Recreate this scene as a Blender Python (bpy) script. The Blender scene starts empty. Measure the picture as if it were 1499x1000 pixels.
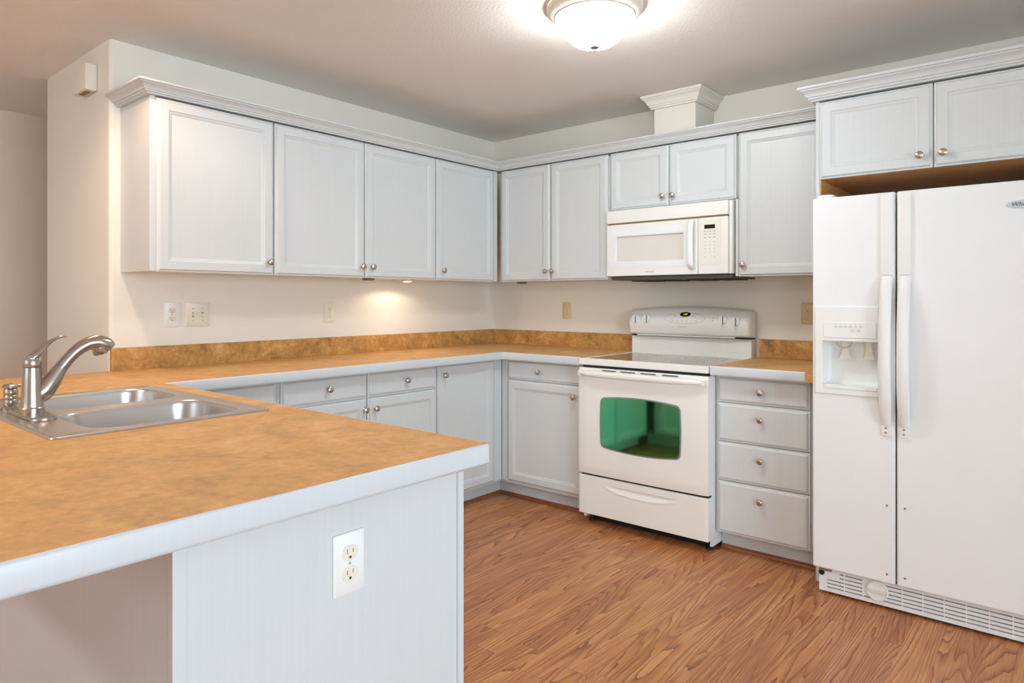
import bpy, bmesh, math, random
from mathutils import Vector, Matrix
random.seed(7)
S = bpy.context.scene
C = S.collection

# ------------------------------------------------------------------ camera
W_PX, H_PX, F_PX, HORIZON = 1499.0, 1000.0, 983.3, 438.78
cam_data = bpy.data.cameras.new('camera')
cam = bpy.data.objects.new('camera', cam_data)
C.objects.link(cam)
cam.location = (3.3058, -3.7335, 1.2332)
cam.rotation_euler = (math.pi / 2, 0, 0.69777)
cam_data.sensor_fit = 'HORIZONTAL'
cam_data.sensor_width = 36.0
cam_data.lens = 36.0 * F_PX / W_PX
cam_data.shift_y = -(H_PX / 2 - HORIZON) / W_PX
cam_data.clip_start = 0.02
S.camera = cam

# ------------------------------------------------------------------ colour management, world, daylight
S.view_settings.view_transform = 'Standard'
S.view_settings.look = 'None'
S.view_settings.gamma = 1.0
S.view_settings.use_curve_mapping = False
S.view_settings.exposure = 0.12

world = bpy.data.worlds.new('sky')
S.world = world
world.use_nodes = True
bgn = world.node_tree.nodes['Background']
bgn.inputs[0].default_value = (0.62, 0.76, 1.0, 1)
bgn.inputs[1].default_value = 0.8


def area(name, loc, rot, sx, sy, power, col):
    d = bpy.data.lights.new(name, 'AREA')
    d.shape = 'RECTANGLE'
    d.size, d.size_y = sx, sy
    d.energy = power
    d.color = col
    o = bpy.data.objects.new(name, d)
    o.location = loc
    o.rotation_euler = rot
    C.objects.link(o)
    return o


# daylight: a glazed door and a window in the wall behind the camera, and a wide window in the right-hand wall
area('daylight_door', (5.30, -6.54, 1.10), (math.radians(90), 0, 0), 1.3, 1.9, 54, (0.90, 0.96, 1.0))
area('daylight_right', (6.34, -3.50, 1.25), (0, math.radians(90), 0), 1.6, 2.2, 146, (0.71, 0.84, 1.0))
area('daylight_front', (1.50, -6.54, 1.55), (math.radians(90), 0, 0), 2.0, 1.2, 12, (0.97, 0.98, 1.0))
LAMP_COLOR = (242, 251, 255)
LAMP_STRENGTH = 46.0


def srgb(r, g, b):
    def f(c):
        c /= 255.0
        return c / 12.92 if c <= 0.04045 else ((c + 0.055) / 1.055) ** 2.4
    return (f(r), f(g), f(b), 1)


# ------------------------------------------------------------------ materials
M = {}


def newmat(name):
    m = bpy.data.materials.new(name)
    m.use_nodes = True
    nt = m.node_tree
    p = nt.nodes['Principled BSDF']
    M[name] = m
    return m, nt, p


def N(nt, kind, **kw):
    n = nt.nodes.new(kind)
    for k, v in kw.items():
        setattr(n, k, v)
    return n


def setin(n, **kw):
    for k, v in kw.items():
        n.inputs[k.replace('_', ' ')].default_value = v


def obj_coord(nt, scale=(1, 1, 1), rot=(0, 0, 0)):
    tc = N(nt, 'ShaderNodeTexCoord')
    mp = N(nt, 'ShaderNodeMapping')
    mp.inputs['Scale'].default_value = scale
    mp.inputs['Rotation'].default_value = rot
    nt.links.new(tc.outputs['Object'], mp.inputs['Vector'])
    return mp.outputs['Vector']


def noise(nt, vec, scale, detail=4, rough=0.55, dist=0.0):
    n = N(nt, 'ShaderNodeTexNoise')
    n.inputs['Scale'].default_value = scale
    n.inputs['Detail'].default_value = detail
    n.inputs['Roughness'].default_value = rough
    n.inputs['Distortion'].default_value = dist
    nt.links.new(vec, n.inputs['Vector'])
    return n.outputs['Fac']


def ramp(nt, fac, stops):
    r = N(nt, 'ShaderNodeValToRGB')
    el = r.color_ramp.elements
    while len(el) < len(stops):
        el.new(0.5)
    for e, (pos, col) in zip(el, stops):
        e.position = pos
        e.color = col
    nt.links.new(fac, r.inputs['Fac'])
    return r.outputs['Color']


def bump(nt, p, height, strength, dist):
    b = N(nt, 'ShaderNodeBump')
    b.inputs['Strength'].default_value = strength
    b.inputs['Distance'].default_value = dist
    nt.links.new(height, b.inputs['Height'])
    nt.links.new(b.outputs['Normal'], p.inputs['Normal'])


def plain(name, col, rough=0.4, metal=0.0, spec=0.5, coat=0.0, grain=0.0):
    m, nt, p = newmat(name)
    p.inputs['Roughness'].default_value = rough
    p.inputs['Metallic'].default_value = metal
    p.inputs['Specular IOR Level'].default_value = spec
    p.inputs['Coat Weight'].default_value = coat
    v = obj_coord(nt)
    f = noise(nt, v, 3.0, 3)
    c0 = tuple(c * 0.97 for c in col[:3]) + (1,)
    nt.links.new(ramp(nt, f, [(0.3, c0), (0.7, col)]), p.inputs['Base Color'])
    return m


def painted(name, col, scale, strength, dist, rough):
    m, nt, p = newmat(name)
    p.inputs['Roughness'].default_value = rough
    v = obj_coord(nt)
    f = noise(nt, v, 1.3, 3)
    c0 = tuple(c * 0.965 for c in col[:3]) + (1,)
    nt.links.new(ramp(nt, f, [(0.3, c0), (0.7, col)]), p.inputs['Base Color'])
    bump(nt, p, noise(nt, v, scale, 3, 0.5), strength, dist)
    return m


painted('wall_paint', srgb(242, 235, 223), 160, 0.25, 0.002, 0.45)
painted('ceiling_paint', srgb(246, 241, 234), 90, 0.5, 0.003, 0.8)
painted('hall_paint', srgb(242, 224, 204), 160, 0.25, 0.002, 0.6)


def cabinet_mat(name, col, rough):
    m, nt, p = newmat(name)
    p.inputs['Roughness'].default_value = rough
    v = obj_coord(nt, (130, 130, 2.0))
    f = noise(nt, v, 1.0, 4, 0.6, 0.3)
    v2 = obj_coord(nt)
    g = noise(nt, v2, 4.0, 3)
    mx = N(nt, 'ShaderNodeMath', operation='ADD')
    ml = N(nt, 'ShaderNodeMath', operation='MULTIPLY')
    ml.inputs[1].default_value = 0.45
    nt.links.new(g, ml.inputs[0])
    ml2 = N(nt, 'ShaderNodeMath', operation='MULTIPLY')
    ml2.inputs[1].default_value = 0.55
    nt.links.new(f, ml2.inputs[0])
    nt.links.new(ml.outputs[0], mx.inputs[0])
    nt.links.new(ml2.outputs[0], mx.inputs[1])
    c0 = tuple(c * 0.965 for c in col[:3]) + (1,)
    nt.links.new(ramp(nt, mx.outputs[0], [(0.35, c0), (0.6, col)]), p.inputs['Base Color'])
    bump(nt, p, f, 0.03, 0.0004)
    return m


cabinet_mat('cabinet_paint', srgb(217, 220, 220), 0.38)
cabinet_mat('edge_paint', srgb(214, 219, 222), 0.35)

plain('appliance_cream', srgb(247, 244, 238), 0.28)
plain('appliance_white', srgb(246, 247, 247), 0.30)
plain('fridge_handle_white', srgb(247, 246, 243), 0.35)
plain('ivory_plastic', srgb(240, 234, 218), 0.4)
plain('keypad_cream', srgb(242, 238, 228), 0.4)
plain('white_plastic', srgb(247, 247, 245), 0.35)
plain('almond_plastic', srgb(226, 206, 160), 0.4)
plain('slot_dark', srgb(40, 34, 28), 0.6)
plain('slot_tan', srgb(150, 130, 100), 0.6)
plain('black_gap', srgb(22, 20, 18), 0.6)
plain('grey_mark', srgb(170, 166, 158), 0.5)
plain('faint_mark', srgb(206, 202, 194), 0.5)
plain('grey_steel', srgb(150, 146, 146), 0.45, 0.6)
plain('display_black', srgb(34, 26, 22), 0.12)
plain('frame_bevel', srgb(226, 222, 212), 0.3)
plain('mesh_window', srgb(230, 225, 216), 0.15)
plain('burner_grey', srgb(120, 116, 110), 0.2)
plain('vent_grey', srgb(92, 88, 82), 0.5, 0.3)
plain('puck_off', srgb(120, 110, 100), 0.5)
plain('chrome_badge', srgb(214, 220, 230), 0.25, 0.1)
plain('badge_ink', srgb(88, 96, 120), 0.4)
plain('window_vinyl', srgb(240, 240, 238), 0.4)
plain('lamp_pan', srgb(233, 224, 212), 0.4)
plain('frit_border', srgb(126, 138, 134), 0.3)


def brushed(name, col, rough, aniso=0.6, sc=(4, 4, 260)):
    m, nt, p = newmat(name)
    p.inputs['Metallic'].default_value = 1.0
    p.inputs['Base Color'].default_value = col
    v = obj_coord(nt, sc)
    f = noise(nt, v, 1.0, 3)
    mr = N(nt, 'ShaderNodeMapRange')
    mr.inputs['To Min'].default_value = rough * 0.92
    mr.inputs['To Max'].default_value = rough * 1.08
    nt.links.new(f, mr.inputs['Value'])
    nt.links.new(mr.outputs['Result'], p.inputs['Roughness'])
    p.inputs['Anisotropic'].default_value = aniso
    
    return m


brushed('nickel', srgb(196, 186, 174), 0.26)
brushed('faucet_nickel', srgb(188, 180, 172), 0.24)
plain('stainless', srgb(214, 212, 210), 0.30, 1.0)
brushed('stainless_rim', srgb(206, 200, 194), 0.26, 0.3, (3, 160, 160))


def emission(name, col, strength):
    m, nt, p = newmat(name)
    p.inputs['Base Color'].default_value = col
    p.inputs['Emission Color'].default_value = col
    p.inputs['Emission Strength'].default_value = strength
    p.inputs['Roughness'].default_value = 0.3
    return m


emission('lamp_glass', srgb(*LAMP_COLOR), LAMP_STRENGTH)
emission('lamp_glass_fill', srgb(248, 251, 255), 80)  # glow of the fill fixture added out of view
emission('puck_glow', srgb(255, 214, 160), 18)
emission('can_glow', srgb(255, 226, 190), 12)
emission('clock_green', srgb(190, 255, 40), 0.8)


def laminate(name, cols, s1, s2, rough):
    m, nt, p = newmat(name)
    p.inputs['Roughness'].default_value = rough
    p.inputs['Specular IOR Level'].default_value = 0.35
    v = obj_coord(nt)
    big = noise(nt, v, s1, 6, 0.62, 0.6)
    fine = noise(nt, v, s2, 5, 0.65, 0.2)
    a = N(nt, 'ShaderNodeMath', operation='MULTIPLY')
    a.inputs[1].default_value = 0.6
    b = N(nt, 'ShaderNodeMath', operation='MULTIPLY')
    b.inputs[1].default_value = 0.4
    ad = N(nt, 'ShaderNodeMath', operation='ADD')
    nt.links.new(big, a.inputs[0])
    nt.links.new(fine, b.inputs[0])
    nt.links.new(a.outputs[0], ad.inputs[0])
    nt.links.new(b.outputs[0], ad.inputs[1])
    nt.links.new(ramp(nt, ad.outputs[0], list(zip((0.34, 0.46, 0.54, 0.66), cols))), p.inputs['Base Color'])
    return m


laminate('counter_laminate', [srgb(190, 140, 88), srgb(212, 160, 98), srgb(224, 170, 102), srgb(232, 190, 134)], 9, 48, 0.46)
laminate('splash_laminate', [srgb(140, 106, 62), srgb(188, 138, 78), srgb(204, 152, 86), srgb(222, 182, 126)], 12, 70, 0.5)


def wood(name, dark, mid, light, axis, rough):
    m, nt, p = newmat(name)
    p.inputs['Roughness'].default_value = rough
    sc = [60, 60, 60]
    sc[axis] = 3
    v = obj_coord(nt, tuple(sc))
    f = noise(nt, v, 1.0, 5, 0.65, 0.5)
    nt.links.new(ramp(nt, f, [(0.3, dark), (0.5, mid), (0.7, light)]), p.inputs['Base Color'])
    return m


wood('oak_interior', srgb(196, 136, 78), srgb(214, 154, 94), srgb(224, 170, 110), 0, 0.45)
wood('shoe_wood', srgb(120, 66, 34), srgb(152, 90, 50), srgb(176, 112, 68), 0, 0.4)


def floor_mat():
    m, nt, p = newmat('oak_floor')
    L = nt.links.new

    def math_(op, a, b=None, c=None):
        n = N(nt, 'ShaderNodeMath', operation=op)
        for i, x in enumerate((a, b, c)):
            if x is None:
                continue
            if isinstance(x, (int, float)):
                n.inputs[i].default_value = x
            else:
                L(x, n.inputs[i])
        return n.outputs[0]
    tc = N(nt, 'ShaderNodeTexCoord')
    sep = N(nt, 'ShaderNodeSeparateXYZ')
    L(tc.outputs['Object'], sep.inputs[0])
    X, Y = sep.outputs['X'], sep.outputs['Y']
    wdt = 0.106
    xs = math_('DIVIDE', math_('ADD', X, 0.031), wdt)
    xi = math_('FLOOR', xs)
    xf = math_('SUBTRACT', xs, xi)
    wn = N(nt, 'ShaderNodeTexWhiteNoise', noise_dimensions='1D')
    L(xi, wn.inputs['W'])
    ys = math_('ADD', math_('DIVIDE', Y, 0.92), math_('MULTIPLY', wn.outputs['Value'], 7.3))
    yi = math_('FLOOR', ys)
    yf = math_('SUBTRACT', ys, yi)
    pid = N(nt, 'ShaderNodeCombineXYZ')
    L(xi, pid.inputs[0])
    L(yi, pid.inputs[1])
    wn2 = N(nt, 'ShaderNodeTexWhiteNoise', noise_dimensions='2D')
    L(pid.outputs[0], wn2.inputs['Vector'])
    rnd = wn2.outputs['Value']
    # cathedral grain: contour lines of a stretched noise field, different on every plank
    gv = N(nt, 'ShaderNodeCombineXYZ')
    L(math_('MULTIPLY', X, 7.0), gv.inputs[0])
    L(math_('MULTIPLY', Y, 0.55), gv.inputs[1])
    L(math_('MULTIPLY', rnd, 40.0), gv.inputs[2])
    fld = noise(nt, gv.outputs[0], 1.0, 1.4, 0.4, 0.0)
    wob = N(nt, 'ShaderNodeCombineXYZ')
    L(math_('MULTIPLY', X, 60.0), wob.inputs[0])
    L(math_('MULTIPLY', Y, 9.0), wob.inputs[1])
    fld = math_('ADD', fld, math_('MULTIPLY', noise(nt, wob.outputs[0], 1.0, 2, 0.5), 0.020))
    rings = math_('FRACT', math_('MULTIPLY', fld, 27.0))
    line = math_('POWER', rings, 3.0)                       # soft rise, sharp fall: dark late-wood lines
    # fine pores and broad streaks, both stretched along the plank
    pv = N(nt, 'ShaderNodeCombineXYZ')
    L(math_('MULTIPLY', X, 240.0), pv.inputs[0])
    L(math_('MULTIPLY', Y, 6.0), pv.inputs[1])
    L(math_('MULTIPLY', rnd, 11.0), pv.inputs[2])
    pores = noise(nt, pv.outputs[0], 1.0, 3, 0.6)
    bv = N(nt, 'ShaderNodeCombineXYZ')
    L(math_('MULTIPLY', X, 22.0), bv.inputs[0])
    L(math_('MULTIPLY', Y, 1.6), bv.inputs[1])
    L(math_('MULTIPLY', rnd, 23.0), bv.inputs[2])
    broad = noise(nt, bv.outputs[0], 1.0, 4, 0.6)
    depth = math_('MULTIPLY', math_('SUBTRACT', broad, 0.24), 1.05)     # lines come and go along the board
    grain = math_('ADD', math_('MULTIPLY', pores, 0.46), math_('SUBTRACT', math_('MULTIPLY', broad, 0.62), math_('MULTIPLY', line, depth)))
    val = math_('ADD', grain, math_('MULTIPLY', math_('SUBTRACT', rnd, 0.5), 0.12))
    col = ramp(nt, val, [(0.16, srgb(108, 62, 36)), (0.34, srgb(160, 98, 58)), (0.49, srgb(190, 124, 76)), (0.64, srgb(212, 150, 98))])
    # seams between planks
    ex = math_('LESS_THAN', math_('MINIMUM', xf, math_('SUBTRACT', 1.0, xf)), 0.008)
    ey = math_('LESS_THAN', math_('MINIMUM', yf, math_('SUBTRACT', 1.0, yf)), 0.0014)
    seam = math_('MULTIPLY', math_('MAXIMUM', ex, ey), 0.35)
    mix = N(nt, 'ShaderNodeMix', data_type='RGBA')
    L(seam, mix.inputs['Factor'])
    L(col, mix.inputs['A'])
    mix.inputs['B'].default_value = srgb(84, 48, 28)
    L(mix.outputs['Result'], p.inputs['Base Color'])
    L(math_('ADD', 0.30, math_('MULTIPLY', pores, 0.14)), p.inputs['Roughness'])
    bump(nt, p, pores, 0.06, 0.001)


floor_mat()


def cooktop_mat():
    m, nt, p = newmat('cooktop_glass')
    p.inputs['Roughness'].default_value = 0.06
    p.inputs['IOR'].default_value = 1.55
    v = obj_coord(nt)
    f = noise(nt, v, 420, 2)
    nt.links.new(ramp(nt, f, [(0.45, srgb(120, 116, 110)), (0.62, srgb(168, 164, 156))]), p.inputs['Base Color'])


cooktop_mat()


def oven_glass():
    m, nt, p = newmat('oven_window_glass')
    p.inputs['Metallic'].default_value = 1.0
    p.inputs['Roughness'].default_value = 0.05
    v = obj_coord(nt)
    f = noise(nt, v, 2.2, 2)
    nt.links.new(ramp(nt, f, [(0.3, srgb(100, 208, 156)), (0.7, srgb(150, 218, 142))]), p.inputs['Base Color'])


oven_glass()

m, nt, p = newmat('window_glass')      # thin clear pane: straight-through transmission plus a weak surface reflection
tr = N(nt, 'ShaderNodeBsdfTransparent')
tr.inputs['Color'].default_value = (0.95, 0.98, 0.97, 1)
gs = N(nt, 'ShaderNodeBsdfGlossy')
gs.inputs['Roughness'].default_value = 0.0
fr_ = N(nt, 'ShaderNodeFresnel')
fr_.inputs['IOR'].default_value = 1.45
mxs = N(nt, 'ShaderNodeMixShader')
nt.links.new(fr_.outputs[0], mxs.inputs[0])
nt.links.new(tr.outputs[0], mxs.inputs[1])
nt.links.new(gs.outputs[0], mxs.inputs[2])
nt.links.new(mxs.outputs[0], nt.nodes['Material Output'].inputs['Surface'])
m, nt, p = newmat('clear_plastic')
p.inputs['Transmission Weight'].default_value = 0.8
p.inputs['Roughness'].default_value = 0.1
p.inputs['Base Color'].default_value = srgb(230, 230, 226)

# ------------------------------------------------------------------ object helpers


def root_loc(parent):
    while parent.parent:
        parent = parent.parent
    return parent.location


def obj(name, bm, mat, parent=None, smooth=35, world=True):
    bmesh.ops.remove_doubles(bm, verts=bm.verts[:], dist=1e-6)
    bmesh.ops.recalc_face_normals(bm, faces=bm.faces[:])
    if parent is not None and world:
        o = root_loc(parent)
        bmesh.ops.translate(bm, verts=bm.verts[:], vec=(-o[0], -o[1], -o[2]))
    me = bpy.data.meshes.new(name)
    bm.to_mesh(me)
    bm.free()
    if smooth:
        for pl in me.polygons:
            pl.use_smooth = True
        try:
            me.set_sharp_from_angle(angle=math.radians(smooth))
        except Exception:
            pass
    me.materials.append(M[mat])
    ob = bpy.data.objects.new(name, me)
    C.objects.link(ob)
    if parent is not None:
        ob.parent = parent
    return ob


def tag(o, label, cat, group=None):
    o['label'] = label
    o['category'] = cat
    if group:
        o['group'] = group
    return o


def thing(name, label, cat, loc, group=None):
    o = bpy.data.objects.new(name, None)
    o.empty_display_size = 0.05
    o.location = loc
    C.objects.link(o)
    return tag(o, label, cat, group)


def struct(name, bm, mat, parent=None, smooth=35):
    o = obj(name, bm, mat, parent, smooth)
    if parent is None:
        o['kind'] = 'structure'
    return o


def copy_tree(o, parent=None):
    c = o.copy()
    C.objects.link(c)
    if parent is not None:
        c.parent = parent
    for ch in list(o.children):
        copy_tree(ch, c)
    return c


IDT = lambda u, d, z: (u, d, z)
RIGHT = lambda u, d, z: (u, -d, z)          # things on the back wall (y = 0), facing -y
LEFT = lambda u, d, z: (d, u, z)            # things on the left wall (x = 0), facing +x


def box(bm, x0, x1, y0, y1, z0, z1, T=IDT, bevel=0.0, seg=2):
    v = [bm.verts.new(T(x, y, z)) for z in (z0, z1) for (x, y) in ((x0, y0), (x1, y0), (x1, y1), (x0, y1))]
    fs = [(0, 1, 2, 3), (4, 5, 6, 7), (0, 1, 5, 4), (1, 2, 6, 5), (2, 3, 7, 6), (3, 0, 4, 7)]
    faces = [bm.faces.new([v[i] for i in f]) for f in fs]
    if bevel:
        bmesh.ops.recalc_face_normals(bm, faces=faces)
        es = list({e for f in faces for e in f.edges})
        bmesh.ops.bevel(bm, geom=es, offset=bevel, segments=seg, profile=0.7, affect='EDGES', clamp_overlap=True)
    return bm


def nb():
    return bmesh.new()


def ring_stack(bm, rings, cap0=True, cap1=True):
    """rings: list of closed loops with the same number of points"""
    rv = [[bm.verts.new(p) for p in r] for r in rings]
    n = len(rv[0])
    for a, b in zip(rv, rv[1:]):
        for i in range(n):
            j = (i + 1) % n
            bm.faces.new((a[i], a[j], b[j], b[i]))
    if cap0:
        bm.faces.new(rv[0])
    if cap1:
        bm.faces.new(rv[-1])
    return bm


def panel(bm, u0, u1, z0, z1, prof, T):
    """nested rectangles: prof = [(inset, depth)...]"""
    rings = []
    for ins, d in prof:
        rings.append([T(u0 + ins, d, z0 + ins), T(u1 - ins, d, z0 + ins), T(u1 - ins, d, z1 - ins), T(u0 + ins, d, z1 - ins)])
    return ring_stack(bm, rings)


def door_prof(d0, d1):
    return [(0, d0), (0, d1 - .009), (.006, d1 - .007), (.009, d1 - .0025), (.012, d1), (.046, d1), (.049, d1 - .003),
            (.054, d1 - .0045), (.061, d1 - .0095)]


def drawer_prof(d0, d1):
    return [(0, d0), (0, d1 - .009), (.007, d1 - .0075), (.010, d1 - .003), (.015, d1)]


def grid_prism(bm, xs, ys, filled, z0, z1, T=IDT):
    """prism over the filled cells of a grid (holes allowed)"""
    vb, vt = {}, {}

    def gv(dct, i, j, z):
        if (i, j) not in dct:
            dct[(i, j)] = bm.verts.new(T(xs[i], ys[j], z))
        return dct[(i, j)]
    nx, ny = len(xs) - 1, len(ys) - 1
    F = lambda i, j: 0 <= i < nx and 0 <= j < ny and filled((xs[i] + xs[i + 1]) / 2, (ys[j] + ys[j + 1]) / 2)
    for i in range(nx):
        for j in range(ny):
            if not F(i, j):
                continue
            c = [(i, j), (i + 1, j), (i + 1, j + 1), (i, j + 1)]
            bm.faces.new([gv(vb, a, b, z0) for a, b in c])
            bm.faces.new([gv(vt, a, b, z1) for a, b in c])
            for k, (di, dj) in enumerate(((0, -1), (1, 0), (0, 1), (-1, 0))):
                if not F(i + di, j + dj):
                    a, b = c[k], c[(k + 1) % 4]
                    bm.faces.new((gv(vb, *a, z0), gv(vb, *b, z0), gv(vt, *b, z1), gv(vt, *a, z1)))
    return bm


def sweep(bm, path, prof, closed=False, side=1):
    """sweep profile [(offset, z)] along an xy path with mitred corners; offset goes to the left of travel (side=1)"""
    n = len(path)
    P = [Vector(p) for p in path]
    rings = []
    for i in range(n):
        dirs = []
        if i > 0 or closed:
            dirs.append((P[i] - P[i - 1]).normalized())
        if i < n - 1 or closed:
            dirs.append((P[(i + 1) % n] - P[i]).normalized())
        ns = [Vector((-d.y, d.x)) * side for d in dirs]
        m_ = sum(ns, Vector((0, 0)))
        m_.normalize()
        k = 1.0 / max(0.2, m_.dot(ns[0]))
        rings.append([(P[i].x + m_.x * o * k, P[i].y + m_.y * o * k, z) for o, z in prof])
    if closed:
        rings.append(rings[0])
    return ring_stack(bm, rings, not closed, not closed)


def lathe(bm, prof, seg=24, mat=Matrix.Identity(4), cap=True):
    """prof [(r, h)] turned round local z"""
    rings = []
    for r, h in prof:
        r = max(r, 1e-4)
        rings.append([tuple(mat @ Vector((r * math.cos(2 * math.pi * i / seg), r * math.sin(2 * math.pi * i / seg), h))) for i in range(seg)])
    return ring_stack(bm, rings, cap, cap)


def axis_mat(loc, direction):
    q = Vector(direction).normalized().to_track_quat('Z', 'Y')
    return Matrix.Translation(loc) @ q.to_matrix().to_4x4()


def tube(bm, pts, radii, seg=16, flat=None, up=(1, 0, 0)):
    """tube through pts; radii r or (r_side, r_up)"""
    P = [Vector(p) for p in pts]
    rings = []
    for i, p in enumerate(P):
        a = P[max(0, i - 1)]
        b = P[min(len(P) - 1, i + 1)]
        t = (b - a).normalized()
        sx = Vector(up) - t * t.dot(Vector(up))
        sx.normalize()
        sy = t.cross(sx)
        r = radii[i]
        rx, ry = r if isinstance(r, tuple) else (r, r)
        rings.append([tuple(p + sx * rx * math.cos(2 * math.pi * k / seg) + sy * ry * math.sin(2 * math.pi * k / seg)) for k in range(seg)])
    return ring_stack(bm, rings)


def spline(pts, n):
    """Catmull-Rom through pts (any dimension)"""
    out = []
    m_ = len(pts)
    for i in range(m_ - 1):
        p0, p1, p2, p3 = pts[max(0, i - 1)], pts[i], pts[i + 1], pts[min(m_ - 1, i + 2)]
        for k in range(n):
            t = k / n
            out.append(tuple(0.5 * (2 * b + (c - a) * t + (2 * a - 5 * b + 4 * c - d) * t * t + (3 * b - a - 3 * c + d) * t ** 3)
                             for a, b, c, d in zip(p0, p1, p2, p3)))
    out.append(tuple(pts[-1]))
    return out


def rrect(x0, x1, y0, y1, r, n=6):
    pts = []
    for cx, cy, a0 in ((x1 - r, y0 + r, -90), (x1 - r, y1 - r, 0), (x0 + r, y1 - r, 90), (x0 + r, y0 + r, 180)):
        for k in range(n + 1):
            a = math.radians(a0 + 90 * k / n)
            pts.append((cx + r * math.cos(a), cy + r * math.sin(a)))
    return pts


def plate(bm, outline, d0, d1, T, bev=0.0):
    """prism of an outline in (u, z) between depths d0 and d1, front edge eased by bev"""
    rings = [[T(u, d0, z) for u, z in outline]]
    if bev:
        cu = sum(p[0] for p in outline) / len(outline)
        cz = sum(p[1] for p in outline) / len(outline)
        hu = max(abs(p[0] - cu) for p in outline)
        hz = max(abs(p[1] - cz) for p in outline)
        rings.append([T(u, d1 - bev, z) for u, z in outline])
        rings.append([T(cu + (u - cu) * (1 - bev / hu), d1, cz + (z - cz) * (1 - bev / hz)) for u, z in outline])
    else:
        rings.append([T(u, d1, z) for u, z in outline])
    return ring_stack(bm, rings)


def height_panel(bm, u0, u1, z0, z1, nu, nz, depth, dback, T, ztop=None):
    g = []
    for i in range(nu + 1):
        u = u0 + (u1 - u0) * i / nu
        zt = ztop(u) if ztop else z1
        col = []
        for j in range(nz + 1):
            z = z0 + (zt - z0) * j / nz
            col.append(bm.verts.new(T(u, depth(u, z, j / nz), z)))
        g.append(col)
    for i in range(nu):
        for j in range(nz):
            bm.faces.new((g[i][j], g[i + 1][j], g[i + 1][j + 1], g[i][j + 1]))
    rim = [g[i][0] for i in range(nu + 1)] + [g[nu][j] for j in range(1, nz + 1)] + [g[i][nz] for i in range(nu - 1, -1, -1)] + [g[0][j] for j in range(nz - 1, 0, -1)]

    def back(v):
        q = v.co.copy()
        a = Vector(T(0, 0, 0))
        b = Vector(T(0, 1, 0)) - a
        dd = (q - a).dot(b)
        return bm.verts.new(q + b * (dback - dd))
    bk = [back(v) for v in rim]
    n = len(rim)
    for k in range(n):
        j = (k + 1) % n
        bm.faces.new((rim[k], rim[j], bk[j], bk[k]))
    bm.faces.new(bk)
    return bm


def text_mesh(name, body, size, T, u, d, z, mat, parent, extrude=0.0006, italic=0.0):
    cu = bpy.data.curves.new(name, 'FONT')
    cu.body = body
    cu.size = size
    cu.align_x = 'CENTER'
    cu.align_y = 'CENTER'
    cu.shear = italic
    cu.extrude = extrude
    cu.resolution_u = 3
    tmp = bpy.data.objects.new(name + '_tmp', cu)
    C.objects.link(tmp)
    bpy.context.view_layer.update()
    me = bpy.data.meshes.new_from_object(tmp.evaluated_get(bpy.context.evaluated_depsgraph_get()))
    bpy.data.objects.remove(tmp)
    bm = nb()
    bm.from_mesh(me)
    bpy.data.meshes.remove(me)
    for v in bm.verts:
        x, y, h = v.co
        v.co = Vector(T(u + x, d + h, z + y))
    return obj(name, bm, mat, parent, 0)


# ------------------------------------------------------------------ room shell
CEIL = 2.40
XR, YF = 6.2, -6.4          # right wall and the wall behind the camera
XH = -1.75                  # far wall of the hall beyond the kitchen

struct('floor', box(nb(), XH - .2, XR + .2, YF - .2, .2, -.05, 0), 'oak_floor', smooth=0)
struct('ceiling', box(nb(), XH - .2, XR + .2, YF - .2, .2, CEIL, CEIL + .05), 'ceiling_paint', smooth=0)
struct('wall_back', box(nb(), -.0, XR + .2, 0, .15, 0, CEIL), 'wall_paint', smooth=0)
# the left wall is a thick block that ends at the passage to the hall, with a rounded corner bead
bm = nb()
out = [(-.86, .15), (-.86, -2.59)]
for k in range(7):
    a = math.radians(-90 + 90 * k / 6)
    out.append((-.018 + .018 * math.cos(a), -2.572 + .018 * math.sin(a)))
out.append((0, .15))
ring_stack(bm, [[(x, y, 0) for x, y in out], [(x, y, CEIL) for x, y in out]])
struct('wall_left', bm, 'wall_paint', smooth=40)
struct('wall_hall', box(nb(), XH - .15, XH, YF, .15, 0, CEIL), 'hall_paint', smooth=0)
bm = grid_prism(nb(), [YF, -4.62, -2.38, .0], [0, .43, 2.07, CEIL], lambda a, b: not (-4.62 < a < -2.38 and .43 < b < 2.07), XR, XR + .15,
                lambda a, b, c: (c, a, b))
struct('wall_right', bm, 'wall_paint', smooth=0)
bm = grid_prism(nb(), [XH, .48, 2.52, 4.62, 5.98, XR], [0, .10, .93, 2.08, 2.17, CEIL],
                lambda a, b: not ((.48 < a < 2.52 and .93 < b < 2.17) or (4.62 < a < 5.98 and .10 < b < 2.08)), YF - .15, YF,
                lambda a, b, c: (a, c, b))
struct('wall_front', bm, 'wall_paint', smooth=0)


def window(name, a0, a1, b0, b1, T):
    bm = grid_prism(nb(), [a0, a0 + .05, (a0 + a1) / 2 - .025, (a0 + a1) / 2 + .025, a1 - .05, a1], [b0, b0 + .05, b1 - .05, b1],
                    lambda a, b: a < a0 + .05 or a > a1 - .05 or abs(a - (a0 + a1) / 2) < .025 or b < b0 + .05 or b > b1 - .05, .05, .10, T)
    fr = struct(name, bm, 'window_vinyl', smooth=0)
    bm = nb()
    box(bm, a0 + .05, (a0 + a1) / 2 - .025, .07, .075, b0 + .05, b1 - .05, lambda a, d, z: T(a, z, d))
    box(bm, (a0 + a1) / 2 + .025, a1 - .05, .07, .075, b0 + .05, b1 - .05, lambda a, d, z: T(a, z, d))
    obj('pane', bm, 'window_glass', fr, 0)


window('window_1', -4.62, -2.38, .43, 2.07, lambda a, b, c: (XR + c, a, b))
window('window_2', .48, 2.52, .93, 2.17, lambda a, b, c: (a, YF - c, b))
window('door_1', 4.62, 5.98, .10, 2.08, lambda a, b, c: (a, YF - c, b))

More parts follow.
